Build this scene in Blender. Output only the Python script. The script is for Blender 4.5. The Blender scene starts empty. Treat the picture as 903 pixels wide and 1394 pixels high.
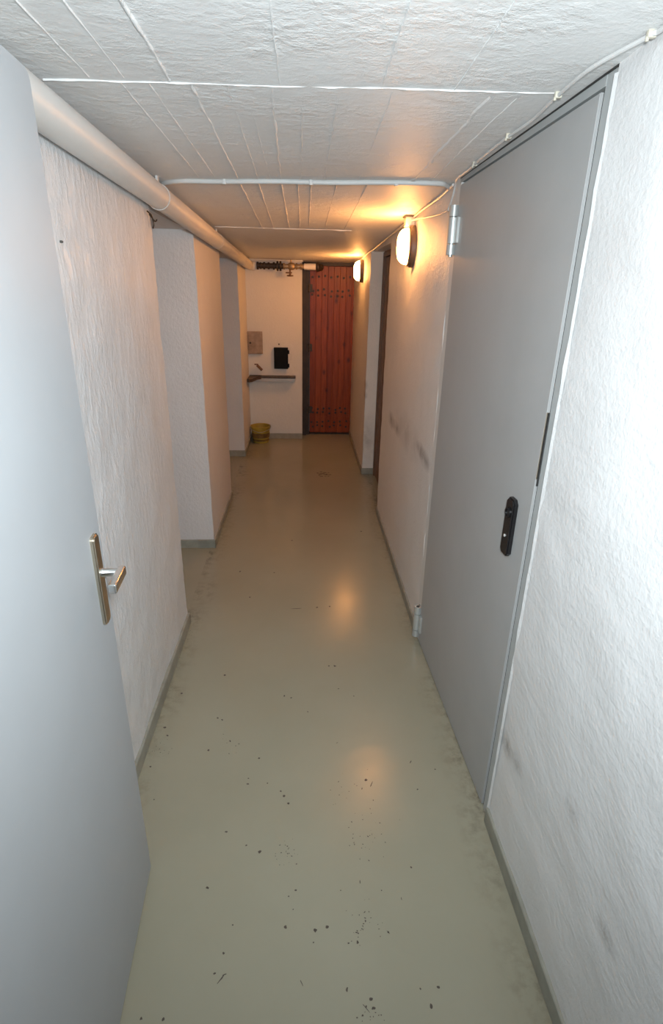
import bpy, bmesh, math, random
from mathutils import Vector, Matrix, noise
random.seed(7)
S = bpy.context.scene
COL = S.collection
PI = math.pi

# ------------------------------------------------------------------ camera
cam_d = bpy.data.cameras.new('camera')
cam = bpy.data.objects.new('camera', cam_d)
COL.objects.link(cam)
S.camera = cam
F_PX, CX, CY = 747.149, 451.5, 697.0
cam_d.sensor_fit = 'VERTICAL'
cam_d.sensor_height = 36.0
cam_d.lens = F_PX / 1394.0 * 36.0
cam_d.clip_start = 0.02
down = Vector(((414 - CX) / F_PX, (2532 - CY) / F_PX, 1)).normalized()
fwd = Vector(((413 - CX) / F_PX, (392 - CY) / F_PX, 1)).normalized()
up = -down
right = fwd.cross(up)
# rows = world axes expressed in image axes (x right, y down, z forward)
R = Matrix((right, fwd, up))
H = 1.62
rot = Matrix.Identity(3)
for r in range(3):
    rot[r][0] = R[r][0]
    rot[r][1] = -R[r][1]
    rot[r][2] = -R[r][2]
cam.matrix_world = Matrix.Translation((0, 0, H)) @ rot.to_4x4()

# ------------------------------------------------------------------ world, lights, exposure
w = bpy.data.worlds.new('world')
S.world = w
w.use_nodes = True
w.node_tree.nodes['Background'].inputs[0].default_value = (0.02, 0.02, 0.022, 1)
w.node_tree.nodes['Background'].inputs[1].default_value = 1.0

fl = bpy.data.lights.new('camera_flash', 'SPOT')      # the flash mounted on the camera
fl.energy = 126
fl.color = (0.87, 0.96, 1.0)
fl.shadow_soft_size = 0.05
fl.spot_size = math.radians(140)
fl.spot_blend = 1.0
fo = bpy.data.objects.new('camera_flash', fl)
COL.objects.link(fo)
fo.location = (0.06, 0.0, 1.72)
fo.rotation_euler = (math.radians(76), 0, 0)

LAMP_STRENGTH = 92.0
LAMP_COL = (1.0, 0.40, 0.105)

S.view_settings.view_transform = 'Standard'
S.view_settings.look = 'None'
S.view_settings.gamma = 1
S.view_settings.use_curve_mapping = False
S.view_settings.exposure = 0.0


# ------------------------------------------------------------------ picture -> place helpers
def ray(px, py):
    return R @ Vector(((px - CX) / F_PX, (py - CY) / F_PX, 1))


def onz(px, py, z=0.0):
    r = ray(px, py)
    return Vector((0, 0, H)) + r * ((z - H) / r.z)


def onx(px, py, x):
    r = ray(px, py)
    return Vector((0, 0, H)) + r * (x / r.x)


def ony(px, py, y):
    r = ray(px, py)
    return Vector((0, 0, H)) + r * (y / r.y)


def ceil_z(y):
    return 2.07 - 0.03 * y


# ------------------------------------------------------------------ materials
def new_mat(name):
    m = bpy.data.materials.new(name)
    m.use_nodes = True
    nt = m.node_tree
    b = nt.nodes['Principled BSDF']
    return m, nt, b


def nd(nt, t, **kw):
    n = nt.nodes.new(t)
    for k, v in kw.items():
        if k in n.inputs.keys():
            n.inputs[k].default_value = v
        else:
            setattr(n, k, v)
    return n


def coords(nt, scale=(1, 1, 1)):
    tc = nd(nt, 'ShaderNodeTexCoord')
    mp = nd(nt, 'ShaderNodeMapping')
    mp.inputs['Scale'].default_value = scale
    nt.links.new(tc.outputs['Object'], mp.inputs['Vector'])
    return mp.outputs['Vector']


def noise_tex(nt, vec, scale, detail=4, rough=0.55):
    n = nd(nt, 'ShaderNodeTexNoise')
    n.inputs['Scale'].default_value = scale
    n.inputs['Detail'].default_value = detail
    n.inputs['Roughness'].default_value = rough
    nt.links.new(vec, n.inputs['Vector'])
    return n.outputs['Fac']


def ramp(nt, fac, stops):
    r = nd(nt, 'ShaderNodeValToRGB')
    cr = r.color_ramp
    while len(cr.elements) < len(stops):
        cr.elements.new(0.5)
    for e, (p, c) in zip(cr.elements, stops):
        e.position = p
        e.color = (*c, 1) if len(c) == 3 else c
    nt.links.new(fac, r.inputs['Fac'])
    return r.outputs['Color']


def math_n(nt, op, a, b=None, c=None, clamp=False):
    n = nd(nt, 'ShaderNodeMath', operation=op, use_clamp=clamp)
    for i, v in enumerate((a, b, c)):
        if v is None:
            continue
        if isinstance(v, (int, float)):
            n.inputs[i].default_value = v
        else:
            nt.links.new(v, n.inputs[i])
    return n.outputs[0]


def mix_col(nt, fac, a, b, blend='MIX'):
    n = nd(nt, 'ShaderNodeMix', data_type='RGBA', blend_type=blend)
    for sock, v in ((n.inputs[0], fac), (n.inputs[6], a), (n.inputs[7], b)):
        if isinstance(v, (int, float)):
            sock.default_value = v
        elif isinstance(v, tuple):
            sock.default_value = (*v, 1)
        else:
            nt.links.new(v, sock)
    return n.outputs[2]


def bump(nt, b, height, strength, dist, prev=None):
    n = nd(nt, 'ShaderNodeBump')
    n.inputs['Strength'].default_value = strength
    n.inputs['Distance'].default_value = dist
    nt.links.new(height, n.inputs['Height'])
    if prev is not None:
        nt.links.new(prev, n.inputs['Normal'])
    nt.links.new(n.outputs['Normal'], b.inputs['Normal'])
    return n.outputs['Normal']


def blotch(nt, centre, size, amount, tex_scale=30.0):
    """soft irregular stain of its own shape: 0..amount"""
    tc = nd(nt, 'ShaderNodeTexCoord')
    sub = nd(nt, 'ShaderNodeVectorMath', operation='SUBTRACT')
    nt.links.new(tc.outputs['Object'], sub.inputs[0])
    sub.inputs[1].default_value = centre
    div = nd(nt, 'ShaderNodeVectorMath', operation='DIVIDE')
    nt.links.new(sub.outputs[0], div.inputs[0])
    div.inputs[1].default_value = size
    ln = nd(nt, 'ShaderNodeVectorMath', operation='LENGTH')
    nt.links.new(div.outputs[0], ln.inputs[0])
    v = math_n(nt, 'SUBTRACT', 1.0, ln.outputs['Value'], clamp=True)
    nz = noise_tex(nt, tc.outputs['Object'], tex_scale, 5)
    nz = math_n(nt, 'MULTIPLY_ADD', nz, 2.4, -0.5, clamp=True)
    return math_n(nt, 'MULTIPLY', math_n(nt, 'MULTIPLY', v, nz), amount, clamp=True)


def plaster(name, col, rough, kind, stains=()):
    m, nt, b = new_mat(name)
    v = coords(nt)
    big = noise_tex(nt, v, 2.2, 4)
    c = ramp(nt, big, [(0.3, tuple(x * 0.94 for x in col)), (0.7, col)])
    for (ctr, size, amt, sc) in stains:
        c = mix_col(nt, blotch(nt, ctr, size, amt, sc), c, (0.10, 0.085, 0.07))
    nt.links.new(c, b.inputs['Base Color'])
    b.inputs['Roughness'].default_value = rough
    if kind == 'rough':          # roughcast, dabbed paint running downwards
        vs = coords(nt, (1, 1, 0.7))
        n1 = noise_tex(nt, vs, 70, 5, 0.65)
        n2 = noise_tex(nt, vs, 16, 4, 0.6)
        p = bump(nt, b, n2, 0.2, 0.010)
        bump(nt, b, n1, 0.85, 0.006, p)
    elif kind == 'drip':         # coarse dabs running down the wall
        n1 = noise_tex(nt, coords(nt, (1, 1, 0.55)), 85, 4, 0.6)
        n2 = noise_tex(nt, coords(nt, (1, 1, 0.4)), 38, 6, 0.7)
        crumb = math_n(nt, 'MULTIPLY_ADD', n2, 3.0, -1.3, clamp=True)
        p = bump(nt, b, crumb, 0.6, 0.006)
        bump(nt, b, n1, 0.45, 0.003, p)
        b.inputs['Specular IOR Level'].default_value = 0.65
    elif kind == 'trowel':       # trowelled, slanting strokes
        mp = nd(nt, 'ShaderNodeMapping')
        mp.inputs['Rotation'].default_value = (math.radians(55), 0, 0)
        mp.inputs['Scale'].default_value = (1, 0.35, 1.5)
        tc = nd(nt, 'ShaderNodeTexCoord')
        nt.links.new(tc.outputs['Object'], mp.inputs['Vector'])
        n2 = noise_tex(nt, mp.outputs['Vector'], 9, 6, 0.62)
        n1 = noise_tex(nt, v, 70, 4, 0.6)
        p = bump(nt, b, n2, 0.27, 0.012)
        bump(nt, b, n1, 0.5, 0.004, p)
    else:                        # board-marked concrete ceiling
        n1 = noise_tex(nt, v, 75, 4, 0.6)
        n2 = noise_tex(nt, coords(nt, (0.8, 1, 1)), 24, 6, 0.7)
        n3 = noise_tex(nt, v, 4.5, 3)
        crumb = math_n(nt, 'MULTIPLY', math_n(nt, 'MULTIPLY_ADD', n2, 3.0, -1.2, clamp=True), math_n(nt, 'MULTIPLY_ADD', n3, 3.0, -1.0, clamp=True))
        p = bump(nt, b, crumb, 0.7, 0.006)
        bump(nt, b, n1, 0.35, 0.003, p)
        b.inputs['Specular IOR Level'].default_value = 0.6
    return m


def paint(name, col, rough=0.4, metal=0.0, var=0.06, bump_s=0.0, bump_scale=200, spec=0.5, sc=6):
    m, nt, b = new_mat(name)
    v = coords(nt)
    n = noise_tex(nt, v, sc, 5)
    c = ramp(nt, n, [(0.3, tuple(x * (1 - var) for x in col)), (0.7, tuple(min(1, x * (1 + var)) for x in col))])
    nt.links.new(c, b.inputs['Base Color'])
    b.inputs['Roughness'].default_value = rough
    b.inputs['Metallic'].default_value = metal
    b.inputs['Specular IOR Level'].default_value = spec
    if bump_s:
        bump(nt, b, noise_tex(nt, v, bump_scale, 3), bump_s, 0.002)
    return m


WHITE = (0.80, 0.79, 0.77)
st = lambda px, py, x: tuple(onx(px, py, x))
M = {}
M['wall_l'] = plaster('white_roughcast_paint', (0.79, 0.80, 0.815), 0.36, 'drip')
M['wall_n'] = plaster('white_board_marked_paint', (0.76, 0.74, 0.74), 0.55, 'rough')
M['wall_r'] = plaster('white_trowelled_paint', (0.79, 0.79, 0.79), 0.45, 'trowel', [
    (st(690, 1015, 0.605), (0.05, 0.06, 0.05), 0.55, 60),
    (st(705, 1040, 0.605), (0.05, 0.05, 0.04), 0.45, 70),
    (st(780, 1105, 0.605), (0.05, 0.05, 0.03), 0.35, 90),
    (st(825, 1275, 0.605), (0.05, 0.05, 0.03), 0.5, 110)])
M['wall_rm'] = plaster('white_scuffed_paint', (0.80, 0.78, 0.76), 0.5, 'rough', [
    (st(533, 572, 0.573), (0.2, 0.16, 0.06), 0.75, 14),
    (st(540, 583, 0.573), (0.2, 0.16, 0.05), 0.7, 16),
    (st(578, 625, 0.573), (0.2, 0.16, 0.05), 0.7, 15),
    (st(572, 612, 0.573), (0.2, 0.12, 0.04), 0.7, 18),
    (st(553, 590, 0.573), (0.5, 0.5, 0.12), 0.35, 9)])
M['wall_rf'] = plaster('white_worn_paint', (0.80, 0.78, 0.74), 0.5, 'rough', [
    (tuple(ony(500, 600, 4.93)), (0.12, 0.2, 0.3), 0.4, 18),
    (tuple(ony(494, 525, 4.93)), (0.05, 0.2, 0.07), 1.0, 20),
    (tuple(ony(494, 538, 4.93)), (0.05, 0.2, 0.05), 0.9, 24)])
M['wall_b'] = plaster('white_end_wall_paint', (0.78, 0.76, 0.72), 0.55, 'rough')
M['ceiling'] = plaster('painted_concrete', (0.84, 0.845, 0.84), 0.55, 'ceil')
M['grey_door'] = paint('grey_door_paint', (0.41, 0.412, 0.41), 0.45, var=0.03, bump_s=0.06, bump_scale=90)
M['light_grey_door'] = paint('pale_grey_door_paint', (0.42, 0.44, 0.46), 0.5, var=0.02, bump_s=0.05, bump_scale=60, spec=0.35)
M['frame_grey'] = paint('grey_frame_paint', (0.42, 0.44, 0.44), 0.4, var=0.04)
M['jamb_white'] = paint('pale_jamb_paint', (0.68, 0.67, 0.65), 0.45, var=0.04)
M['skirting'] = paint('grey_skirting_paint', (0.30, 0.30, 0.255), 0.45, var=0.18, bump_s=0.2, bump_scale=60, sc=14)
M['hinge'] = paint('zinc_hinge', (0.56, 0.58, 0.57), 0.35, metal=0.5, var=0.05)
M['gap_shade'] = paint('dark_gap_shade', (0.03, 0.03, 0.03), 0.7)  # near-black colour standing in for shade in door gaps
M['black'] = paint('black_plastic', (0.012, 0.011, 0.012), 0.3, var=0.2)
M['black_metal'] = paint('black_sheet_metal', (0.008, 0.010, 0.012), 0.7, var=0.2, spec=0.15)
M['chrome'] = paint('satin_chrome', (0.72, 0.72, 0.70), 0.22, metal=1.0, var=0.03)
M['nickel'] = paint('tarnished_nickel', (0.60, 0.53, 0.42), 0.28, metal=1.0, var=0.08)
M['pipe'] = paint('cream_pipe_paint', (0.74, 0.72, 0.69), 0.42, var=0.05, bump_s=0.15, bump_scale=40)
M['cable'] = paint('painted_cable', (0.66, 0.66, 0.65), 0.45, var=0.04)
M['clip'] = paint('cable_clip_plastic', (0.62, 0.58, 0.48), 0.45, var=0.1)
M['iron'] = paint('old_iron', (0.045, 0.032, 0.024), 0.5, metal=0.3, var=0.5, bump_s=0.5, bump_scale=60, sc=30)
M['brass'] = paint('dull_brass', (0.42, 0.31, 0.19), 0.4, metal=0.6, var=0.3, sc=30)
M['rust'] = paint('rusty_brown', (0.16, 0.08, 0.045), 0.6, var=0.3, sc=40)
M['lamp_base'] = paint('brown_lamp_base', (0.10, 0.06, 0.04), 0.4, var=0.2)
M['box_grey'] = paint('grey_junction_plastic', (0.55, 0.54, 0.52), 0.45)
M['cabinet'] = paint('stained_cabinet_metal', (0.33, 0.25, 0.19), 0.5, var=0.3, bump_s=0.2, bump_scale=60, sc=16)
M['dark_wood'] = paint('dark_stained_shelf_wood', (0.085, 0.06, 0.045), 0.5, var=0.4, sc=18)
M['steel'] = paint('grey_steel', (0.5, 0.48, 0.46), 0.35, metal=0.6)
M['yellow'] = paint('yellow_bucket_plastic', (0.42, 0.30, 0.045), 0.42, var=0.25, sc=10)
M['yellow_dark'] = paint('dirty_bucket_inside', (0.17, 0.10, 0.025), 0.6, var=0.4, sc=20)
M['dirt'] = paint('black_dirt', (0.075, 0.058, 0.045), 0.7, var=0.4, sc=60)
M['brown_wood'] = paint('brown_door_wood', (0.17, 0.085, 0.045), 0.5, var=0.25, sc=12)
M['dark_frame'] = paint('dark_brown_frame', (0.030, 0.018, 0.012), 0.55, var=0.4, sc=14)
M['screw'] = paint('dark_screw', (0.08, 0.07, 0.06), 0.5, metal=0.4)
M['keyhole'] = paint('pale_keyhole_metal', (0.75, 0.74, 0.72), 0.35, metal=0.3)

# floor: glossy worn floor paint
m, nt, b = new_mat('grey_floor_paint')
v = coords(nt)
n1 = noise_tex(nt, v, 1.6, 5)
base = ramp(nt, n1, [(0.3, (0.312, 0.298, 0.221)), (0.72, (0.342, 0.329, 0.251))])
# grime that gathers along both walls
sx = nd(nt, 'ShaderNodeSeparateXYZ')
nt.links.new(v, sx.inputs[0])
ax = math_n(nt, 'ABSOLUTE', sx.outputs[0])
edge = math_n(nt, 'MULTIPLY', math_n(nt, 'MULTIPLY_ADD', ax, 8.0, -3.9, clamp=True), math_n(nt, 'LESS_THAN', ax, 0.62))
n4 = noise_tex(nt, v, 24, 5, 0.65)
n5 = noise_tex(nt, v, 3.5, 3)
gr = math_n(nt, 'MULTIPLY', edge, math_n(nt, 'MULTIPLY_ADD', n4, 5.0, -2.2, clamp=True))
gr = math_n(nt, 'MULTIPLY', gr, math_n(nt, 'MULTIPLY_ADD', n5, 4.0, -1.45, clamp=True))
base = mix_col(nt, math_n(nt, 'MULTIPLY', gr, 0.65), base, (0.10, 0.075, 0.05))
nt.links.new(base, b.inputs['Base Color'])
rg = math_n(nt, 'MULTIPLY_ADD', noise_tex(nt, v, 4.0, 2), 0.13, 0.15)
nt.links.new(rg, b.inputs['Roughness'])
bump(nt, b, noise_tex(nt, v, 14, 2), 0.12, 0.006)
b.inputs['Specular IOR Level'].default_value = 0.36
M['floor'] = m

# red-brown varnished boards with knots
m, nt, b = new_mat('red_varnished_boards')
vs = coords(nt, (1, 1, 0.06))
g1 = noise_tex(nt, vs, 55, 6, 0.65)
col = ramp(nt, g1, [(0.28, (0.10, 0.015, 0.004)), (0.5, (0.24, 0.042, 0.010)), (0.75, (0.37, 0.090, 0.022))])
sx = nd(nt, 'ShaderNodeSeparateXYZ')
tc = nd(nt, 'ShaderNodeTexCoord')
nt.links.new(tc.outputs['Object'], sx.inputs[0])
bid = math_n(nt, 'FLOOR', math_n(nt, 'MULTIPLY', sx.outputs[0], 1 / 0.0655))
wn = nd(nt, 'ShaderNodeTexWhiteNoise', noise_dimensions='1D')
nt.links.new(bid, wn.inputs['W'])
col = mix_col(nt, 0.35, col, ramp(nt, wn.outputs['Value'], [(0.0, (0.19, 0.030, 0.008)), (1.0, (0.33, 0.075, 0.018))]))
vo = nd(nt, 'ShaderNodeTexVoronoi')
vo.inputs['Scale'].default_value = 9.0
nt.links.new(coords(nt, (1, 0.2, 0.6)), vo.inputs['Vector'])
kn = math_n(nt, 'MULTIPLY_ADD', vo.outputs['Distance'], -6.0, 1.3, clamp=True)
col = mix_col(nt, math_n(nt, 'MULTIPLY', kn, 0.85), col, (0.06, 0.012, 0.008))
nt.links.new(col, b.inputs['Base Color'])
b.inputs['Roughness'].default_value = 0.42
b.inputs['Specular IOR Level'].default_value = 0.3
bump(nt, b, g1, 0.25, 0.003)
M['red_wood'] = m

# lit glass of the bulkhead lamps
m, nt, b = new_mat('lit_lamp_glass')
b.inputs['Base Color'].default_value = (0.9, 0.8, 0.6, 1)
b.inputs['Roughness'].default_value = 0.25
b.inputs['Emission Color'].default_value = (*LAMP_COL, 1)
b.inputs['Emission Strength'].default_value = LAMP_STRENGTH
M['lamp_glass'] = m


# ------------------------------------------------------------------ mesh helpers
def smooth(me, angle=35):
    bm = bmesh.new()
    bm.from_mesh(me)
    for f in bm.faces:
        f.smooth = True
    for e in bm.edges:
        if len(e.link_faces) == 2 and e.calc_face_angle(0) > math.radians(angle):
            e.smooth = False
    bm.to_mesh(me)
    bm.free()


def obj(name, bm, mats, parent=None, shade=True, recalc=True):
    if recalc:
        bmesh.ops.recalc_face_normals(bm, faces=bm.faces)
    me = bpy.data.meshes.new(name)
    bm.to_mesh(me)
    bm.free()
    for mm in (mats if isinstance(mats, (list, tuple)) else [mats]):
        me.materials.append(mm)
    if shade:
        smooth(me)
    o = bpy.data.objects.new(name, me)
    COL.objects.link(o)
    if parent is not None:
        o.parent = parent
    return o


def empty(name, loc=(0, 0, 0), rz=0.0):
    o = bpy.data.objects.new(name, None)
    o.empty_display_size = 0.1
    COL.objects.link(o)
    o.location = loc
    o.rotation_euler = (0, 0, rz)
    return o


def tag(o, label=None, cat=None, group=None, kind=None):
    for k, vv in (('label', label), ('category', cat), ('group', group), ('kind', kind)):
        if vv:
            o[k] = vv
    return o


def add_box(bm, lo, hi, bev=0.0, seg=2, mat=0):
    lo = Vector(lo)
    hi = Vector(hi)
    r = bmesh.ops.create_cube(bm, size=1)
    vs_ = r['verts']
    for q in vs_:
        q.co = Vector(((q.co.x + .5) * (hi.x - lo.x) + lo.x, (q.co.y + .5) * (hi.y - lo.y) + lo.y, (q.co.z + .5) * (hi.z - lo.z) + lo.z))
    fs = set(f for q in vs_ for f in q.link_faces)
    if bev:
        es = list({e for q in vs_ for e in q.link_edges})
        rr = bmesh.ops.bevel(bm, geom=es, offset=bev, segments=seg, affect='EDGES', profile=0.6)
        fs = set(rr['faces']) | {f for f in fs if f.is_valid}
    for f in fs:
        f.material_index = mat
    return fs


def add_tube(bm, pts, rad, n=12, cap=True, mat=0):
    pts = [Vector(q) for q in pts]
    rads = rad if isinstance(rad, (list, tuple)) else [rad] * len(pts)
    rings = []
    t0 = (pts[1] - pts[0]).normalized()
    a = t0.cross(Vector((0, 0, 1)))
    if a.length < 0.1:
        a = t0.cross(Vector((1, 0, 0)))
    a.normalize()
    for i, q in enumerate(pts):
        if i == 0:
            t = t0
        elif i == len(pts) - 1:
            t = (pts[-1] - pts[-2]).normalized()
        else:
            t = ((pts[i + 1] - q).normalized() + (q - pts[i - 1]).normalized())
            t = t.normalized() if t.length > 1e-6 else (pts[i + 1] - q).normalized()
        a = (a - t * a.dot(t)).normalized()
        bvec = t.cross(a)
        rings.append([bm.verts.new(q + (a * math.cos(2 * PI * k / n) + bvec * math.sin(2 * PI * k / n)) * rads[i]) for k in range(n)])
    for i in range(len(rings) - 1):
        for k in range(n):
            f = bm.faces.new((rings[i][k], rings[i][(k + 1) % n], rings[i + 1][(k + 1) % n], rings[i + 1][k]))
            f.material_index = mat
    if cap:
        bm.faces.new(rings[0][::-1]).material_index = mat
        bm.faces.new(rings[-1]).material_index = mat


def curve_pts(ctrl, n=8):
    """Catmull-Rom through control points"""
    c = [Vector(q) for q in ctrl]
    c = [c[0] * 2 - c[1]] + c + [c[-1] * 2 - c[-2]]
    out = []
    for i in range(1, len(c) - 2):
        for k in range(n):
            t = k / n
            p0, p1, p2, p3 = c[i - 1], c[i], c[i + 1], c[i + 2]
            out.append(0.5 * ((2 * p1) + (p2 - p0) * t + (2 * p0 - 5 * p1 + 4 * p2 - p3) * t * t + (3 * p1 - p0 - 3 * p2 + p3) * t ** 3))
    out.append(c[-2])
    return out


def add_lathe(bm, prof, centre, axis='Z', n=24, sx=1.0, sy=1.0, mat=0, cap=True):
    """prof: list of (radius, height) along axis"""
    centre = Vector(centre)
    rings = []
    for (r, h_) in prof:
        ring = []
        for k in range(n):
            u, vv = r * sx * math.cos(2 * PI * k / n), r * sy * math.sin(2 * PI * k / n)
            if axis == 'Z':
                q = Vector((u, vv, h_))
            elif axis == 'X':
                q = Vector((h_, u, vv))
            else:
                q = Vector((u, h_, vv))
            ring.append(bm.verts.new(centre + q))
        rings.append(ring)
    for i in range(len(rings) - 1):
        for k in range(n):
            bm.faces.new((rings[i][k], rings[i][(k + 1) % n], rings[i + 1][(k + 1) % n], rings[i + 1][k])).material_index = mat
    if cap:
        bm.faces.new(rings[0][::-1]).material_index = mat
        bm.faces.new(rings[-1]).material_index = mat


def add_prism(bm, poly, axis, a, b_, mat=0):
    """extrude a 2-D polygon along an axis from a to b_"""
    def P(u, vv, t):
        return {'X': (t, u, vv), 'Y': (u, t, vv), 'Z': (u, vv, t)}[axis]
    v0 = [bm.verts.new(P(u, vv, a)) for u, vv in poly]
    v1 = [bm.verts.new(P(u, vv, b_)) for u, vv in poly]
    n = len(poly)
    fs = [bm.faces.new(v0[::-1]), bm.faces.new(v1)]
    for k in range(n):
        fs.append(bm.faces.new((v0[k], v0[(k + 1) % n], v1[(k + 1) % n], v1[k])))
    for f in fs:
        f.material_index = mat
    return fs


def rough_block(lo, hi, step=0.03, amp=0.004, freq=9.0, seed=0.0):
    """a plastered block: a finely divided box whose surface and arrises wander a little"""
    lo, hi = Vector(lo), Vector(hi)
    bm = bmesh.new()
    cnt = [max(1, int(round((hi[i] - lo[i]) / step))) for i in range(3)]
    cache = {}

    def vert(i, j, k):
        key = (i, j, k)
        if key not in cache:
            q = Vector((lo.x + (hi.x - lo.x) * i / cnt[0], lo.y + (hi.y - lo.y) * j / cnt[1], lo.z + (hi.z - lo.z) * k / cnt[2]))
            s = Vector((seed, seed * 2, seed * 3))
            d = noise.noise_vector((q + s) * freq) * amp + noise.noise_vector((q + s) * freq * 3.1) * amp * 0.5
            d.z = 0
            cache[key] = bm.verts.new(q + d)
        return cache[key]
    for ax in range(3):
        o1, o2 = [(1, 2), (0, 2), (0, 1)][ax]
        for side in (0, cnt[ax]):
            for u in range(cnt[o1]):
                for q in range(cnt[o2]):
                    ids = []
                    for du, dq in ((0, 0), (1, 0), (1, 1), (0, 1)):
                        t = [0, 0, 0]
                        t[ax] = side
                        t[o1] = u + du
                        t[o2] = q + dq
                        ids.append(vert(*t))
                    bm.faces.new(ids)
    return bm


def structure(name, bm, mat, shade=True, label=None, cat=None):
    o = obj(name, bm, mat, shade=shade)
    tag(o, label, cat, kind='structure')
    return o


# ------------------------------------------------------------------ the shell
XL, XRN, XRM, XRF = -0.595, 0.605, 0.573, 0.555
Y_END = 6.234
ZT = 2.06

# floor with its trodden-in specks
bm = bmesh.new()
add_box(bm, (-1.75, -1.6, -0.12), (1.0, 6.75, 0.0))


def speck_poly(px, py, r, stretch=1.0, ang=0.0):
    c = onz(px, py)
    n = 9
    vs_ = []
    for k in range(n):
        a = 2 * PI * k / n
        rr = r * random.uniform(0.5, 1.0)
        u, q = rr * math.cos(a) * stretch, rr * math.sin(a)
        vs_.append(bm.verts.new((c.x + u * math.cos(ang) - q * math.sin(ang), c.y + u * math.sin(ang) + q * math.cos(ang), 0.0006)))
    bm.faces.new(vs_).material_index = 1


sp = [(407, 667, 6), (699, 726, 7), (409, 922, 6), (479, 1128, 6), (561, 1137, 6), (593, 1128, 5), (317, 868, 4), (376, 737, 5), (378, 722, 3),
      (294, 557, 6), (306, 562, 4), (624, 477, 5), (310, 1200, 4.5), (647, 1299, 4.5), (714, 1325, 5), (877, 1344, 4.5), (268, 645, 6),
      (507, 1028, 3.5), (488, 1044, 2.5), (823, 965, 3.5), (495, 502, 5), (476, 497, 5), (475, 770, 6), (487, 790, 6), (466, 757, 4), (313, 440, 6),
      (355, 157, 8), (614, 415, 6), (598, 415, 5), (565, 255, 8), (600, 252, 8), (676, 1170, 4), (265, 1020, 5), (556, 1170, 3), (85, 1378, 4),
      (145, 1380, 4), (285, 1255, 4), (760, 1142, 3), (630, 1028, 2.5), (335, 1122, 3), (666, 497, 3), (540, 540, 3), (448, 160, 6), (382, 227, 6),
      (497, 72, 8), (686, 47, 10), (120, 780, 3), (372, 905, 3), (268, 1022, 3), (888, 697, 4), (840, 752, 3), (742, 1028, 2.5), (897, 1292, 4),
      (848, 1297, 3), (500, 1080, 2), (150, 583, 8), (157, 605, 5), (195, 490, 6), (110, 690, 4), (720, 1350, 4), (700, 1345, 3), (690, 1370, 3), (328, 620, 4), (352, 628, 3), (430, 735, 3)]
for (zx, zy, r) in sp:
    speck_poly(150 + zx / 2.0067, 700 + zy / 2.0067, r * 0.001, random.uniform(0.9, 1.5), random.uniform(0, PI))
for (zx, zy, r, s_, a) in [(714, 738, 2.2, 7, 1.1), (688, 750, 2, 3, 1.2), (303, 1270, 2.5, 6, 0.9), (312, 1258, 2, 4, 0.3), (683, 1005, 1.6, 5, 1.6), (523, 1280, 1.6, 7, 2.0),
                           (510, 258, 3, 14, 0.1), (821, 677, 2.4, 4, 1.0), (796, 1050, 1.5, 4, 1.7), (760, 1142, 1.6, 4, 2.3), (700, 1350, 1.6, 10, 2.3), (620, 625, 1.5, 4, 0.5)]:
    speck_poly(150 + zx / 2.0067, 700 + zy / 2.0067, r * 0.001, s_, a)
for (zx, zy, spread, cnt) in [(480, 920, 35, 26), (700, 880, 70, 34), (690, 1110, 60, 30), (720, 1375, 40, 16), (140, 640, 30, 20), (330, 625, 28, 10), (640, 740, 60, 14), (215, 330, 20, 14)]:
    for _ in range(cnt):
        speck_poly(150 + random.gauss(zx, spread * .5) / 2.0067, 700 + random.gauss(zy, spread * .6) / 2.0067, random.uniform(0.8, 2.2) * 0.001, random.uniform(1, 2), random.uniform(0, PI))
for k in range(16):
    speck_poly(random.gauss(441, 5), random.gauss(645, 1.8), random.uniform(8, 18) * 0.001, 1.4)
structure('floor', bm, [M['floor'], M['dirt']], shade=False)

# ceiling: gently falling slab with board-mark ridges
bm = bmesh.new()
NX, NY = 40, 120
xs = [-0.75 + 1.60 * i / NX for i in range(NX + 1)]
ys = [-1.6 + 8.35 * j / NY for j in range(NY + 1)]
gv = [[bm.verts.new((x, y, ceil_z(y) + 0.003 * noise.noise(Vector((x * 3, y * 3, 0))))) for x in xs] for y in ys]
for j in range(NY):
    for i in range(NX):
        bm.faces.new((gv[j][i], gv[j + 1][i], gv[j + 1][i + 1], gv[j][i + 1]))
t = [bm.verts.new(q) for q in ((-1.75, -1.6, 2.3), (1.0, -1.6, 2.3), (1.0, 6.75, 2.3), (-1.75, 6.75, 2.3))]
bm.faces.new(t)


def ridge(p0, p1, wdt, hgt, n, gap=0.0):
    p0, p1 = Vector(p0), Vector(p1)
    d = (p1 - p0).normalized()
    s_ = Vector((d.y, -d.x, 0))
    prev = None
    for i in range(n + 1):
        q = p0.lerp(p1, i / n)
        j = noise.noise(Vector((q.x * 9 + 3, q.y * 9, p0.x * 5)))
        w_ = wdt * (0.75 + 0.6 * noise.noise(Vector((q.x * 22, q.y * 22, 1.0))))
        h_ = hgt * max(0.15, 0.8 + 0.9 * noise.noise(Vector((q.x * 17, q.y * 17, 4.0))))
        c = q + s_ * j * wdt * 0.7
        zc = ceil_z(c.y) + 0.002
        cur = [bm.verts.new((c.x - s_.x * w_, c.y - s_.y * w_, zc)), bm.verts.new((c.x - s_.x * w_ * .35, c.y - s_.y * w_ * .35, zc - h_ - .002)),
               bm.verts.new((c.x + s_.x * w_ * .35, c.y + s_.y * w_ * .35, zc - h_ - .002)), bm.verts.new((c.x + s_.x * w_, c.y + s_.y * w_, zc))]
        if prev:
            for k in range(3):
                bm.faces.new((prev[k], cur[k], cur[k + 1], prev[k + 1]))
        prev = cur


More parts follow.
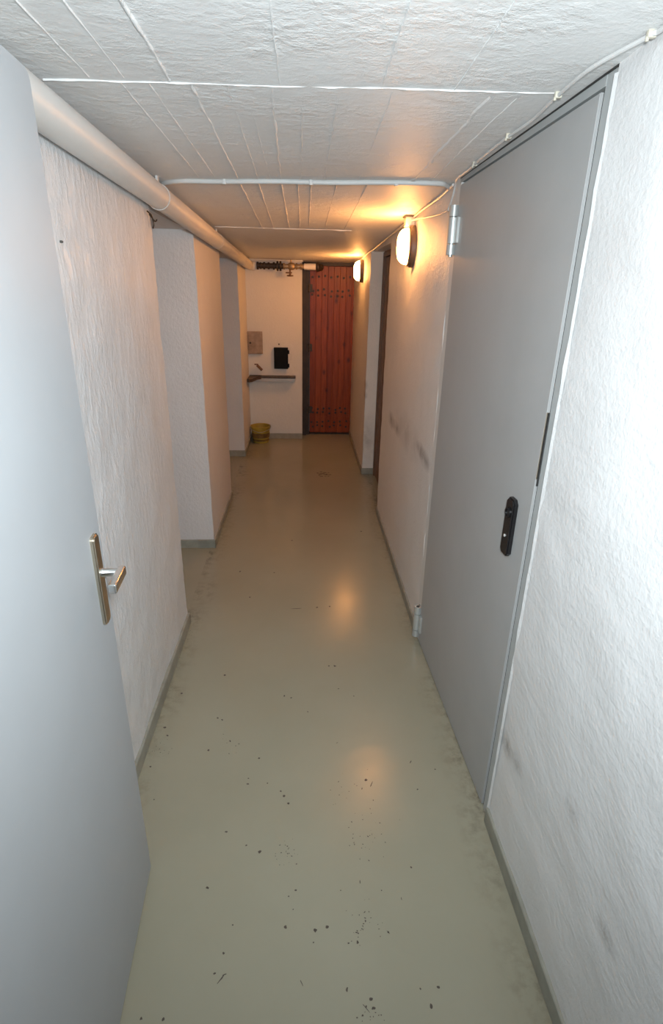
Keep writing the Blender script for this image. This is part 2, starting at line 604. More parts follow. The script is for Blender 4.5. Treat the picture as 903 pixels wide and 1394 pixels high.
ridge((-0.56, 1.475, 0), (0.57, 1.435, 0), 0.005, 0.0032, 260)
ridge((-0.54, 3.78, 0), (0.30, 3.80, 0), 0.006, 0.004, 60)
for x, w_, h_ in ((-0.285, .005, .004), (-0.455, .003, .002), (-0.05, .003, .0025), (0.17, .003, .002), (-0.38, .003, .0015), (0.33, .003, .002)):
    ridge((x - 0.01, -0.2, 0), (x, 1.45, 0), w_, h_, 120)
for x, x1, w_, h_ in ((-0.395, -0.39, .003, .002), (-0.335, -0.33, .003, .002), (-0.244, -0.246, .005, .004), (-0.165, -0.17, .003, .0025),
                      (-0.125, -0.125, .002, .0015), (-0.07, -0.085, .005, .0035), (0.0, -0.01, .003, .002), (0.08, 0.08, .003, .002),
                      (0.20, 0.21, .003, .001), (0.42, 0.412, .012, .004), (0.48, 0.475, .005, .003)):
    ridge((x, 1.47, 0), (x1, 2.4, 0), w_, h_, 80)
for x, x1, w_, h_ in ((-0.247, -0.25, .003, .0025), (-0.176, -0.18, .003, .002), (-0.086, -0.085, .004, .003), (-0.02, -0.02, .003, .0025),
                      (0.03, 0.035, .003, .0025), (0.13, 0.13, .003, .002), (0.25, 0.25, .003, .002)):
    ridge((x, 2.4, 0), (x1, 3.78, 0), w_, h_, 90)
structure('ceiling', bm, M['ceiling'])

# walls on the left
structure('wall_left', rough_block((-0.95, -1.6, -0.02), (XL, 2.444, ZT), 0.03, 0.004, 9, 0.3), M['wall_l'])
bm = rough_block((-1.65, 3.349, -0.02), (XL, 4.315, ZT), 0.035, 0.003, 9, 1.3)
structure('wall_left.001', bm, M['wall_n'])
bm = rough_block((-1.65, 5.50, -0.02), (-0.60, 6.40, ZT), 0.035, 0.003, 9, 2.3)
structure('wall_left.002', bm, M['wall_n'])
bm = bmesh.new()
add_box(bm, (-1.75, 2.0, -0.02), (-1.6, 6.4, ZT))
structure('wall_left.003', bm, M['wall_n'])
bm = rough_block((-1.65, 2.40, 1.90), (-0.62, 3.40, ZT + .05), 0.05, 0.002, 9, 4.3)
add_box(bm, (-1.65, 2.30, -0.02), (-0.9, 2.44, ZT))
structure('ceiling.001', bm, M['wall_n'])
bm = rough_block((-1.65, 4.28, 1.855), (-0.62, 5.54, ZT), 0.05, 0.002, 9, 5.3)
structure('ceiling.002', bm, M['wall_n'])
# end wall
structure('wall_end', rough_block((-0.95, Y_END, -0.02), (-0.012, 6.56, ZT), 0.03, 0.0025, 9, 6.3), M['wall_b'])
bm = bmesh.new()
add_box(bm, (-0.3, 6.56, -0.02), (1.0, 6.72, ZT))
structure('wall_end.001', bm, M['wall_b'])
# walls on the right
structure('wall_right', rough_block((XRN, -1.6, -0.02), (0.95, 1.272, ZT), 0.03, 0.004, 7, 7.3), M['wall_r'])
structure('wall_right.001', rough_block((XRM, 2.325, -0.02), (0.95, 3.958, ZT), 0.03, 0.0035, 9, 8.3), M['wall_rm'])
structure('wall_right.002', rough_block((XRF, 4.93, -0.02), (0.95, 6.62, ZT), 0.03, 0.003, 9, 9.3), M['wall_rf'])
bm = rough_block((XRM + .002, 3.90, 1.905), (0.95, 4.99, ZT), 0.04, 0.002, 9, 3.7)
structure('wall_right.003', bm, M['wall_rm'])
bm = bmesh.new()
add_box(bm, (0.80, 1.2, -0.02), (0.95, 2.4, ZT))
add_box(bm, (0.80, 3.9, -0.02), (0.95, 5.0, ZT))
structure('wall_right.004', bm, M['wall_rm'])
# wall behind the photographer, and the jamb stub the open door hangs on
bm = bmesh.new()
add_box(bm, (-0.95, -1.75, -0.02), (0.95, -1.6, 2.15))
structure('wall_front', bm, M['wall_b'])
bm = rough_block((-0.60, 0.02, -0.02), (-0.43, 0.19, ZT), 0.05, 0.002)
structure('wall_front.001', bm, M['wall_l'])

# skirtings
SK = 0.058


def skirting(name, boxes):
    bm = bmesh.new()
    for lo, hi in boxes:
        add_box(bm, lo, hi, 0.0025, 1)
    structure(name, bm, M['skirting'])


skirting('baseboard_left', [((-0.6, 0.2, 0), (XL + .012, 2.452, SK + .005)), ((-0.95, 2.44, 0), (XL + .012, 2.454, SK))])
skirting('baseboard_left.001', [((-0.6, 3.337, 0), (XL + .010, 4.322, SK - .008)), ((-1.6, 3.335, 0), (XL + .010, 3.352, SK))])
skirting('baseboard_left.002', [((-0.61, 5.49, 0), (-0.59, 6.22, SK)), ((-1.6, 5.488, 0), (-0.592, 5.504, SK + .006))])
skirting('baseboard_end', [((-0.59, Y_END - .012, 0), (-0.010, Y_END + .004, SK + .004))])
skirting('baseboard_right', [((XRN - .010, -1.5, 0), (XRN + .006, 1.270, SK + .004))])
skirting('baseboard_right.001', [((XRM - .009, 2.345, 0), (XRM + .006, 3.962, SK - .006))])
skirting('baseboard_right.002', [((XRF - .008, 4.922, 0), (XRF + .006, 6.56, SK - .012)), ((XRF - .008, 4.918, 0), (0.70, 4.934, SK))])
bm = bmesh.new()
add_box(bm, (-0.58, Y_END - .03, ceil_z(Y_END) - .012), (0.0, Y_END + .01, ceil_z(Y_END) + .02), .003, 1)
structure('trim_1', bm, M['wall_b'])

# ------------------------------------------------------------------ right steel door (closed)
D1 = empty('door_1', (0.573, 2.285, 0), math.radians(1.96))
tag(D1, 'closed grey steel door in the right wall with a black handle plate and no lever', 'door', kind='structure')
bm = bmesh.new()
LW = 0.953
add_prism(bm, [(-LW - .006, .008), (-.014, .008), (-.014, 1.978), (-LW - .006, 2.000)], 'X', -0.002, 0.05)
bmesh.ops.bevel(bm, geom=list(bm.edges), offset=0.002, segments=2, affect='EDGES')
leaf = obj('door_leaf', bm, M['grey_door'], D1)
bm = bmesh.new()
# frame: latch jamb, head, hinge jamb, stop behind the leaf
add_box(bm, (0.002, -1.014, 0.0), (0.075, -LW - 0.013, 2.06), 0.002, 1)
add_prism(bm, [(-LW - 0.016, 2.007), (0.0, 1.986), (0.0, 2.045), (-LW - 0.016, 2.06)], 'X', 0.001, 0.075)
add_box(bm, (0.055, -0.985, 0.0), (0.09, -0.0, 2.03))
obj('door_frame', bm, M['frame_grey'], D1)
bm = bmesh.new()
add_box(bm, (0.001, -0.012, 0.0), (0.075, 0.045, 2.02), 0.002, 1)
tag(obj('hinge_jamb', bm, M['jamb_white'], D1), 'hinge side jamb painted white like the wall')
bm = bmesh.new()
add_box(bm, (0.005, -LW - 0.0145, 0.006), (0.056, -LW - 0.0065, 2.0))  # dark fill imitating the shade between leaf and jamb
add_prism(bm, [(-LW - .012, 1.995), (-.014, 1.973), (-.014, 1.99), (-LW - .012, 2.011)], 'X', .018, .056)  # same dark fill along the top of the leaf
add_prism(bm, [(-1.012, 2.0275), (0.0, 2.0), (0.0, 2.06), (-1.012, 2.06)], 'X', -.0015, .02)  # dark strip imitating the shadow line where frame head meets ceiling
obj('gap_shade_strips', bm, M['gap_shade'], D1)
for zc in (1.83, 0.11):
    bm = bmesh.new()
    for (a, b_, rr) in ((-0.083, -0.048, .018), (-0.045, 0.043, .018), (0.046, 0.083, .018)):
        add_tube(bm, [(-0.014, -0.004, zc + a), (-0.014, -0.004, zc + b_)], rr, 16)
    add_tube(bm, [(-0.014, -0.004, zc - 0.09), (-0.014, -0.004, zc + 0.083)], .008, 12)
    add_box(bm, (-0.012, -0.05, zc - 0.045), (0.0005, -0.006, zc + 0.043), .002, 1)
    add_box(bm, (-0.010, 0.002, zc - 0.083), (0.001, 0.020, zc - 0.050), .002, 1)
    add_box(bm, (-0.010, 0.002, zc + 0.050), (0.001, 0.020, zc + 0.083), .002, 1)
    obj('hinge', bm, M['hinge'], D1)
# black handle plate
bm = bmesh.new()
yc, zc, wd, ht = -0.858, 0.992, 0.026, 0.088
add_prism(bm, [(yc - wd, zc - ht + .012), (yc - wd + .012, zc - ht), (yc + wd - .012, zc - ht), (yc + wd, zc - ht + .012), (yc + wd, zc + ht - .012),
               (yc + wd - .012, zc + ht), (yc - wd + .012, zc + ht), (yc - wd, zc + ht - .012)], 'X', -0.016, 0.001)
bmesh.ops.bevel(bm, geom=[e for e in bm.edges if all(vv.co.x < -0.015 for vv in e.verts)], offset=0.004, segments=2, affect='EDGES')
hp = obj('handle_plate', bm, M['black'], D1)
bm = bmesh.new()
add_lathe(bm, [(0.016, 0.0), (0.016, -0.005), (0.011, -0.006), (0.011, -0.002)], (-0.016, yc, zc + .045), 'X', 20)
obj('spindle_ring', bm, M['black'], hp)
bm = bmesh.new()
add_lathe(bm, [(0.0045, 0.002), (0.0045, -0.002), (0.003, -0.003)], (-0.016, yc + .002, zc - .028), 'X', 14)
tag(obj('keyhole', bm, M['keyhole'], hp), 'small pale keyhole')
# strike plate on the latch edge
bm = bmesh.new()
add_box(bm, (-0.001, -LW - 0.0165, 1.155), (0.02, -LW - 0.011, 1.345))  # solid dark box in place of the shaded slot
obj('strike_slot', bm, M['gap_shade'], D1)
bm = bmesh.new()
add_box(bm, (-0.0015, -LW - 0.0075, 1.17), (0.010, -LW - 0.003, 1.345), .001, 1)
obj('latch_strip', bm, M['nickel'], D1)
# bright plaster arris beside the frame
bm = bmesh.new()
n = 60
prev = None
for i in range(n + 1):
    z = 0.055 + 1.96 * i / n
    a = 0.006 + 0.003 * noise.noise(Vector((0, z * 14, 3)))
    cur = [bm.verts.new((XRN + .012, 1.272 + a * .6, z)), bm.verts.new((XRN - a * .7, 1.272 + a * .3, z)), bm.verts.new((XRN - .001, 1.272 - 1.5 * a, z))]
    if prev:
        for k in range(2):
            bm.faces.new((prev[k], cur[k], cur[k + 1], prev[k + 1]))
    prev = cur
structure('trim_2', bm, M['wall_r'])

# ------------------------------------------------------------------ left door (open, beside the camera)
D2 = empty('door_2', (-0.405, 0.205, 0), 0.0)
tag(D2, 'open pale grey door at left edge with a metal lever handle', 'door', kind='structure')
A = Vector((-0.457, 1.149))
Bp = Vector((-0.433, 0.767))
dirn = (A - Bp).normalized()
ang = math.atan2(dirn.y, dirn.x) - PI / 2
D2.rotation_euler = (0, 0, ang)
hp0 = A - dirn * 0.93
D2.location = (hp0.x, hp0.y, 0)
# local: +Y along the leaf to its free edge, +X towards the corridor; front face at x=0
bm = bmesh.new()
ch = 0.016
fs = add_prism(bm, [(0.0, 0.004), (0.93, 0.004), (0.93, 1.95 - ch), (0.93 - ch * .35, 1.95 - ch * .3), (0.93 - ch, 1.95), (0.0, 1.95)], 'X', -0.042, 0.0)
bmesh.ops.bevel(bm, geom=list(bm.edges), offset=0.003, segments=2, affect='EDGES')
obj('door_leaf', bm, M['light_grey_door'], D2)
bm = bmesh.new()
py = 0.93 - 0.056
pts = []
for (cy_, cz_, a0, a1) in ((py + .018 - .010, 1.121 - .010, 0, 90), (py - .018 + .010, 1.121 - .010, 90, 180), (py - .018 + .010, .902 + .010, 180, 270), (py + .018 - .010, .902 + .010, 270, 360)):
    for k in range(5):
        a = math.radians(a0 + (a1 - a0) * k / 4)
        pts.append((cy_ + .010 * math.cos(a), cz_ + .010 * math.sin(a)))
add_prism(bm, pts, 'X', 0.0, 0.009)
bmesh.ops.bevel(bm, geom=[e for e in bm.edges if all(vv.co.x > 0.008 for vv in e.verts)], offset=0.003, segments=2, affect='EDGES')
lp = obj('lock_plate', bm, M['nickel'], D2)
bm = bmesh.new()
zs = 1.030
add_lathe(bm, [(0.0105, 0.008), (0.0105, 0.013), (0.0092, 0.015), (0.0092, 0.046)], (0, py, zs), 'X', 24)
add_box(bm, (0.042, py - 0.078, zs - 0.011), (0.059, py + 0.0115, zs + 0.011), 0.0045, 3)
obj('lever_handle', bm, M['chrome'], D2)
for zc in (0.25, 1.7):
    bm = bmesh.new()
    add_tube(bm, [(0.006, -0.008, zc - .05), (0.006, -0.008, zc + .05)], .009, 14)
    add_box(bm, (-0.001, -0.006, zc - .05), (0.002, 0.03, zc + .05))
    obj('hinge', bm, M['hinge'], D2)

# ------------------------------------------------------------------ red board door at the end
D3 = empty('door_3', (0.0, 6.45, 0))
tag(D3, 'closed reddish brown varnished wooden board door at the far end', 'door', kind='structure')
bm = bmesh.new()
nb = 8
x0, x1 = 0.072, 0.60
bw = (x1 - x0) / nb
for i in range(nb + 1):
    add_box(bm, (x0 + i * bw + .0012, 0.0, 0.02 + random.uniform(0, .004)), (x0 + (i + 1) * bw - .0012, 0.03, 1.842), 0.002, 1)
add_box(bm, (x0, 0.012, 0.03), (x1 + bw, 0.034, 1.835))
leaf3 = obj('door_leaf', bm, M['red_wood'], D3)
bm = bmesh.new()
add_lathe(bm, [(0.0125, 0.004), (0.0125, -0.002), (0.006, -0.004)], (0, 0, 0), 'Y', 10)
nail = obj('nail', bm, M['dark_frame'], leaf3)
first = True
for i in range(nb):
    for zr in (1.735, 1.60, 1.545, 0.305, 0.262, 0.155, 0.10):
        nn = nail if first else nail.copy()
        if not first:
            COL.objects.link(nn)
            nn.parent = leaf3
        first = False
        nn.location = (x0 + (i + .5) * bw + random.uniform(-.012, .012), 0, zr + random.uniform(-.012, .012))
bm = bmesh.new()
for z0 in (0.205,):
    add_box(bm, (x0 + .02, -0.003, z0), (x1 + .05, 0.001, z0 + .012), .001, 1)
obj('batten', bm, M['red_wood'], leaf3)
bm = bmesh.new()
add_box(bm, (-0.010, -0.06, 0.0), (0.032, 0.06, 1.87), .002, 1)
add_box(bm, (0.030, -0.03, 0.0), (0.068, 0.06, 1.87), .002, 1)
add_box(bm, (-0.010, -0.03, 1.845), (0.70, 0.06, 1.95))
add_box(bm, (0.03, -0.01, 0.0), (0.65, 0.06, 0.018))
obj('door_frame', bm, M['dark_frame'], D3)
for zc in (1.62, 1.0, 0.30):
    bm = bmesh.new()
    add_tube(bm, [(0.056, -0.036, zc - .045), (0.056, -0.036, zc + .045)], .008, 12)
    add_box(bm, (0.035, -0.034, zc - .04), (0.10, -0.028, zc + .04), .001, 1)
    obj('hinge', bm, M['iron'], D3)

# ------------------------------------------------------------------ brown door in the right-hand recess
D4 = empty('door_4', (0.655, 4.45, 0))
tag(D4, 'narrow strip of a brown wooden door set in the right wall recess', 'door', kind='structure')
bm = bmesh.new()
add_box(bm, (0.012, -0.44, 0.01), (0.05, 0.42, 1.86), .003, 1)
for i in range(1, 8):
    add_box(bm, (0.009, -0.44 + i * .1075 - .006, 0.02), (0.014, -0.44 + i * .1075 + .006, 1.85), .001, 1)
obj('door_leaf', bm, M['brown_wood'], D4)
bm = bmesh.new()
add_box(bm, (0.0, 0.425, 0.0), (0.07, 0.476, 1.90), .003, 1)
add_box(bm, (0.0, -0.488, 0.0), (0.07, -0.445, 1.90), .003, 1)
add_box(bm, (0.0, -0.445, 1.865), (0.07, 0.425, 1.905), .003, 1)
obj('door_frame', bm, M['brown_wood'], D4)
bm = bmesh.new()
add_box(bm, (-0.004, -0.40, 0.95), (0.013, -0.37, 1.09), .002, 1)
add_lathe(bm, [(0.008, 0.0), (0.008, -0.05)], (0.0, -0.385, 1.04), 'X', 12)
add_box(bm, (-0.056, -0.40, 1.03), (-0.044, -0.30, 1.05), .004, 2)
obj('lever_handle', bm, M['nickel'], D4)


# ------------------------------------------------------------------ lagged pipe under the ceiling, left
def pipe_z(y):
    return 1.957 - 0.028 * (y - 1.37)


PX = -0.546
PR = 0.043
YB = 6.13
pipe = empty('heating_pipe', (PX, 3.4, pipe_z(3.4)))
tag(pipe, 'thick cream painted pipe running along the ceiling above the left wall', 'pipe')


def rel(o, p):
    return Vector(p) - o.location


bm = bmesh.new()
pts = [(PX, -1.5 + i * 0.1, pipe_z(-1.5 + i * 0.1)) for i in range(int((YB - 0.1 + 1.5) / 0.1) + 1)]
zb = pipe_z(YB)
for k in range(1, 7):
    a = k / 6 * PI / 2
    pts.append((PX + 0.045 * (1 - math.cos(a)), YB - 0.03 + 0.045 * math.sin(a), zb - 0.006 * k / 6))
pts.append((PX + .056, YB + 0.016, zb - .007))
add_tube(bm, [rel(pipe, q) for q in pts], PR, 28)
obj('pipe_cover', bm, M['pipe'], pipe)
for yb_ in (0.9, 2.40, 3.9, 5.4):
    bm = bmesh.new()
    c = rel(pipe, (PX, yb_, pipe_z(yb_)))
    add_lathe(bm, [(PR + .0005, -.011), (PR + .0025, -.011), (PR + .0025, .011), (PR + .0005, .011)], c, 'Y', 28, cap=False)
    add_box(bm, c + Vector((-.004, -.01, PR)), c + Vector((.004, .01, ceil_z(yb_) - pipe_z(yb_) + .004)))
    obj('pipe_strap', bm, M['pipe'], pipe)

# wire hook left hanging at the wall corner
bm = bmesh.new()
c = Vector((XL + 0.010, 2.41, 1.868))
add_tube(bm, curve_pts([c + Vector((0.0, -.045, .008)), c + Vector((0.002, -.025, 0.004)), c + Vector((0.004, 0, -.004)), c + Vector((.006, .012, -.03)), c + Vector((.004, .004, -.045))], 6), .0028, 8)
add_tube(bm, curve_pts([c + Vector((0, -.02, .0)), c + Vector((.012, .01, -.02)), c + Vector((.014, .035, -.012))], 5), .0022, 8)
tag(obj('wire_hook', bm, M['iron']), 'small dark bent wire under the pipe at the left wall corner', 'hook')

# ------------------------------------------------------------------ valves on the end wall
VZ = 1.822
VY = Y_END - 0.085
va = empty('valve_assembly', (-0.25, VY, VZ))
tag(va, 'dark iron pipe with valve and flanges across the end wall top', 'pipe')
xs_ = lambda px: ony(px, 364, VY).x - va.location.x
bm = bmesh.new()
add_tube(bm, [(xs_(349.5), 0, 0), (xs_(386), 0, 0)], .026, 18)
for px, rr in ((351, .036), (355, .030), (360, .034), (366, .032), (373, .035), (378, .046), (382, .046)):
    add_lathe(bm, [(rr, -.010), (rr + .002, 0), (rr, .010)], (xs_(px), 0, 0), 'X', 18)
obj('iron_fitting', bm, M['iron'], va)
bm = bmesh.new()
add_tube(bm, [(xs_(384), 0, 0), (xs_(416), 0, 0)], .022, 18)
add_lathe(bm, [(.024, -.035), (.036, -.018), (.036, .018), (.024, .035)], (xs_(397), 0, 0), 'X', 18)
for px in (387, 404, 410):
    add_lathe(bm, [(.034, -.009), (.034, .009)], (xs_(px), 0, 0), 'X', 6)
obj('valve_body', bm, M['brass'], va)
bm = bmesh.new()
cx_ = xs_(395)
add_tube(bm, [(cx_, -.01, -.03), (cx_, -.012, -.085)], .009, 12)
add_box(bm, (cx_ - .045, -.02, -.068), (cx_ + .02, -.006, -.054), .004, 2)
hw = obj('valve_stem', bm, M['rust'], va)
bm = bmesh.new()
add_lathe(bm, [(.020, -.008), (.024, 0), (.020, .008)], (cx_, -.012, -.088), 'Z', 12)
for k in range(4):
    a = k * PI / 2 + .4
    add_tube(bm, [(cx_, -.012, -.088), (cx_ + .034 * math.cos(a), -.012 + .034 * math.sin(a), -.088)], .006, 8)
obj('handwheel', bm, M['rust'], hw)
bm = bmesh.new()
add_tube(bm, [(cx_ + .01, 0, .02), (cx_ + .01, 0, .07)], .007, 10)
obj('vent_stem', bm, M['brass'], va)
bm = bmesh.new()
add_tube(bm, [(xs_(414), 0, 0), (xs_(418), 0, 0)], .03, 18)
add_tube(bm, [(xs_(418), 0, 0), (xs_(430), 0, 0)], .031, 20)
tag(obj('pipe_stub', bm, M['pipe'], va), 'short cream pipe stub')
bm = bmesh.new()
add_lathe(bm, [(.048, -.012), (.048, .012)], (xs_(433), 0.01, 0), 'X', 18)
add_tube(bm, [(xs_(433), .01, 0), (xs_(436), .03, 0.0), (xs_(437), .10, .0), (xs_(437), 0.30, 0)], .034, 16)
obj('elbow', bm, M['iron'], va)


# ------------------------------------------------------------------ bulkhead lamps
def make_lamp(name, x, y, z):
    """x = wall face; lamp looks towards -X"""
    e = empty(name, (x, y, z))
    bm = bmesh.new()
    add_lathe(bm, [(1.0, 0.0), (1.0, -.018), (.94, -.026), (.80, -.028)], (0, 0, 0), 'X', 32, sx=.070, sy=.100)
    bs = obj('lamp_base', bm, M['lamp_base'], e)
    for zz in (-.094, .094):
        bm = bmesh.new()
        add_lathe(bm, [(.007, -.02), (.007, -.032), (.004, -.034)], (0, 0, zz * .96), 'X', 10)
        obj('screw', bm, M['steel'], bs)
    bm = bmesh.new()
    prof = [(1.0, -.022), (1.0, -.034)] + [(math.cos(a) ** .55, -.034 - .052 * math.sin(a)) for a in [math.radians(d) for d in range(8, 90, 9)]] + [(0.02, -.0862)]
    add_lathe(bm, prof, (0, 0, 0), 'X', 32, sx=.058, sy=.086)
    obj('glass_dome', bm, M['lamp_glass'], e)
    bm = bmesh.new()
    add_lathe(bm, [(1.08, -.024), (1.08, -.033), (1.0, -.035), (1.0, -.024)], (0, 0, 0), 'X', 32, sx=.0585, sy=.0865, cap=False)
    obj('retaining_ring', bm, M['lamp_base'], e)
    return e


l1 = make_lamp('bulkhead_lamp', XRM - .002, 3.12, 1.828)
tag(l1, 'lit oval bulkhead lamp under a junction box, nearer of two on right wall', 'lamp', 'bulkhead lamps on the right wall')
l2 = make_lamp('bulkhead_lamp.001', XRF - .002, 5.52, 1.775)
tag(l2, 'lit oval bulkhead lamp beside the red door, farther of two on right wall', 'lamp', 'bulkhead lamps on the right wall')

jb = empty('junction_box', (XRM, 3.17, 1.96))
tag(jb, 'small pale junction box above the nearer lamp at the ceiling', 'junction box')
bm = bmesh.new()
add_box(bm, (-0.048, -0.030, -0.036), (0.0, 0.030, 0.008), .006, 3)
obj('housing', bm, M['box_grey'], jb)
bm = bmesh.new()
add_box(bm, (-0.056, -0.036, 0.006), (0.0, 0.036, 0.014), .003, 2)
obj('lid', bm, M['screw'], jb)

# ------------------------------------------------------------------ cables
cz = lambda p, d=.006: Vector((p[0], p[1], ceil_z(p[1]) - d))
bm = bmesh.new()
cp = [cz((-0.575, 2.62)), cz((-0.56, 2.535)), cz((-0.52, 2.48))]
for i in range(9):
    x = -0.45 + i * 0.12
    cp.append(cz((x, 2.447 - 0.012 * i + 0.006 * math.sin(i * 1.7))))
cp += [cz((0.545, 2.39)), cz((0.566, 2.42))]
add_tube(bm, curve_pts(cp, 6), .0085, 12)
cc = tag(obj('ceiling_cable', bm, M['cable']), 'white painted cable crossing the ceiling from the pipe to the right wall', 'cable')
for x in (-0.30, 0.03, 0.35):
    bm = bmesh.new()
    y = 2.447 - 0.012 * (x + .45) / .12
    add_box(bm, (x - .007, y - .011, ceil_z(y) - .017), (x + .007, y + .011, ceil_z(y) + .001), .003, 2)
    obj('cable_clip', bm, M['cable'], cc)

bm = bmesh.new()
pp = [(0.598, -1.4), (0.600, -0.5), (0.600, 0.5), (0.598, 1.06), (0.590, 1.14), (0.572, 1.21), (0.556, 1.30), (0.558, 1.45), (0.566, 1.60), (0.556, 1.76), (0.553, 1.95), (0.556, 2.12), (0.553, 2.24)]
path = [cz(q, .007) for q in pp] + [Vector((0.560, 2.30, 1.985)), Vector((0.564, 2.345, 1.95)), Vector((0.565, 2.40, 1.918)), Vector((0.566, 2.50, 1.913)), Vector((0.566, 2.72, 1.925)), Vector((0.565, 3.0, 1.945)), Vector((0.556, 3.14, 1.950))]
add_tube(bm, curve_pts(path, 7), .0042, 10)
rc = tag(obj('wall_cable', bm, M['cable']), 'thin white cable along the right ceiling edge above the steel door to the lamp', 'cable')
for (x, y) in ((0.590, 1.14), (0.557, 1.43), (0.557, 1.74), (0.556, 2.05)):
    bm = bmesh.new()
    z = ceil_z(y)
    add_box(bm, (x - .008, y - .005, z - .0125), (x + .008, y + .005, z + .001), .003, 2)
    add_lathe(bm, [(.003, -.010), (.003, -.0165), (.0015, -.017)], (x - .006, y, z), 'Z', 8)
    obj('cable_clip', bm, M['clip'], rc)
bm = bmesh.new()
z = 1.917
add_box(bm, (0.560, 2.385, z - .010), (0.574, 2.40, z + .010), .003, 2)
obj('cable_clip', bm, M['cable'], rc)

bm = bmesh.new()
path = [Vector((0.566, y, ceil_z(y) - .010 + .003 * math.sin(y * 9))) for y in (2.36, 2.6, 2.9, 3.13)]
add_tube(bm, curve_pts(path, 6), .005, 10)
path = [Vector((0.560, y, ceil_z(y) - .010 + .003 * math.sin(y * 7))) for y in (3.21, 3.6, 4.0, 4.5, 4.9)] + [Vector((0.545, 5.05, ceil_z(5.05) - .012)), Vector((0.545, 5.35, ceil_z(5.35) - .02)), Vector((0.546, 5.48, 1.87))]
add_tube(bm, curve_pts(path, 6), .006, 10)
tag(obj('lamp_cable', bm, M['cable']), 'thin cable in the right ceiling corner running between the two lamps', 'cable')

# ------------------------------------------------------------------ things on the end wall
c1a, c1b = ony(336.5, 451, Y_END - .02), ony(358, 482, Y_END - .02)
cab = empty('meter_cabinet', (c1a.x, Y_END, c1b.z))
tag(cab, 'small greyish brown metal cabinet on the end wall, left of the black box', 'cabinet')
cw, chh = c1b.x - c1a.x, c1a.z - c1b.z
bm = bmesh.new()
add_box(bm, (0, -.035, 0), (cw, .002, chh), .005, 2)
obj('housing', bm, M['cabinet'], cab)
bm = bmesh.new()
add_box(bm, (.012, -.041, .012), (cw - .012, -.033, chh - .012), .003, 2)
dd = obj('cabinet_door', bm, M['cabinet'], cab)
bm = bmesh.new()
add_lathe(bm, [(.011, -.039), (.011, -.047), (.006, -.048)], (.032, 0, chh * .50), 'Y', 16)
obj('lock', bm, M['iron'], dd)

b1a, b1b = ony(373, 473, Y_END - .02), ony(392.5, 502, Y_END - .02)
bb = empty('wall_box', (b1a.x, Y_END, b1b.z))
tag(bb, 'black metal box on the end wall beside the red door', 'box')
cw, chh = b1b.x - b1a.x, b1a.z - b1b.z
bm = bmesh.new()
add_box(bm, (0, -.035, 0), (cw, .002, chh), .003, 1)
obj('housing', bm, M['black_metal'], bb)
bm = bmesh.new()
add_box(bm, (.006, -.040, .006), (cw - .004, -.034, chh - .006), .002, 1)
obj('box_door', bm, M['black_metal'], bb)
for zz in (.035, chh - .045):
    bm = bmesh.new()
    add_tube(bm, [(cw + .006, -.034, zz - .02), (cw + .006, -.034, zz + .02)], .008, 10)
    obj('hinge', bm, M['black_metal'], bb)
q = ony(380, 468.5, Y_END)
bm = bmesh.new()
add_lathe(bm, [(.009, .003), (.009, -.006), (.005, -.009)], (q.x, Y_END, q.z), 'Y', 10)
tag(obj('wall_screw', bm, M['screw']), 'tiny dark screw head in the wall just above the black box', 'screw')

# narrow shelf
sh = empty('wall_shelf', (-0.6, Y_END, 0.705))
tag(sh, 'narrow dark shelf across the end wall below the two boxes', 'shelf')
bm = bmesh.new()
add_box(bm, (0.008, -.075, -.012), (0.515, .001, .012), .003, 1)
obj('shelf_board', bm, M['dark_wood'], sh)
bm = bmesh.new()
add_box(bm, (0.03, -.070, -.034), (0.505, -.042, -.013), .002, 1)
add_box(bm, (0.03, -.076, -.048), (0.505, .001, -.034), .002, 1)
tag(obj('shelf_rail', bm, M['steel'], sh), 'pale steel rail under the shelf')
bm = bmesh.new()
add_prism(bm, [(0.008, .0), (0.008, -.30), (0.03, -.31), (0.06, -.28), (0.10, -.12), (0.14, -.074), (0.14, 0)], 'Z', -.020, .012)
obj('corner_board', bm, M['dark_wood'], sh)

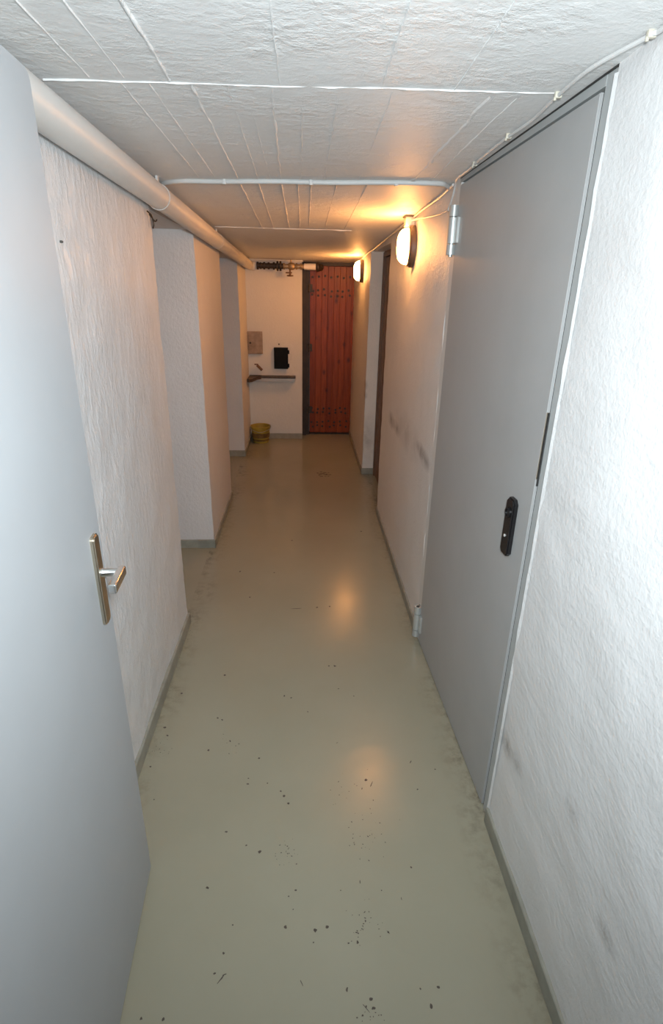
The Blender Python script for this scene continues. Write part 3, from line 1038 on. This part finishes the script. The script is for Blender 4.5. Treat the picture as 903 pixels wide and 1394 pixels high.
# tap
ta, tb = ony(350, 497, Y_END - .05), ony(357, 504, Y_END - .05)
bm = bmesh.new()
tap = empty('water_tap', (ta.x, Y_END, ta.z - .02))
tag(tap, 'small brown tap on the end wall just above the shelf', 'tap')
a_, b_ = rel(tap, ta), rel(tap, tb)
add_tube(bm, [a_, b_], .014, 12)
add_tube(bm, [(a_ + b_) / 2, Vector(((a_.x + b_.x) / 2, 0.002, (a_.z + b_.z) / 2))], .009, 10)
obj('spout', bm, M['rust'], tap)
bm = bmesh.new()
add_box(bm, a_ + Vector((-.028, -.008, .002)), a_ + Vector((.014, .008, .014)), .004, 2)
obj('tap_handle', bm, M['rust'], tap)

# bucket
bc = onz(357, 596)
bk = empty('bucket', (bc.x, 6.08, 0))
tag(bk, 'yellow plastic bucket on the floor in the far left corner', 'bucket')
bm = bmesh.new()
add_lathe(bm, [(.080, 0.0), (.086, .004), (.105, .170), (.112, .172), (.113, .188), (.107, .190), (.102, .186), (.083, .02), (.04, .016)], (0, 0, 0), 'Z', 36)
obj('bucket_body', bm, M['yellow'], bk)
bm = bmesh.new()
add_lathe(bm, [(.0945, .06), (.0975, .062), (.1015, .112), (.0995, .114)], (0, 0, 0), 'Z', 36, cap=False)
add_lathe(bm, [(.088, .022), (.0905, .024), (.0925, .044), (.090, .046)], (0, 0, 0), 'Z', 36, cap=False)
obj('side_band', bm, M['yellow_dark'], bk)
bm = bmesh.new()
add_lathe(bm, [(.097, .13), (.02, .135)], (0, 0, 0), 'Z', 30)
obj('contents', bm, M['yellow_dark'], bk)
bm = bmesh.new()
add_tube(bm, curve_pts([(-.115, 0, .175), (-.10, -.07, .16), (0, -.118, .135), (.10, -.07, .16), (.115, 0, .175)], 8), .003, 8)
obj('bail_handle', bm, M['steel'], bk)

# small dark nail in the left wall
q = onx(83, 329, XL)
bm = bmesh.new()
add_lathe(bm, [(.003, -.004), (.003, .003), (.002, .005)], (XL, q.y, q.z), 'X', 10)
tag(obj('wall_nail', bm, M['screw']), 'tiny dark nail in the left wall near the open door', 'nail')
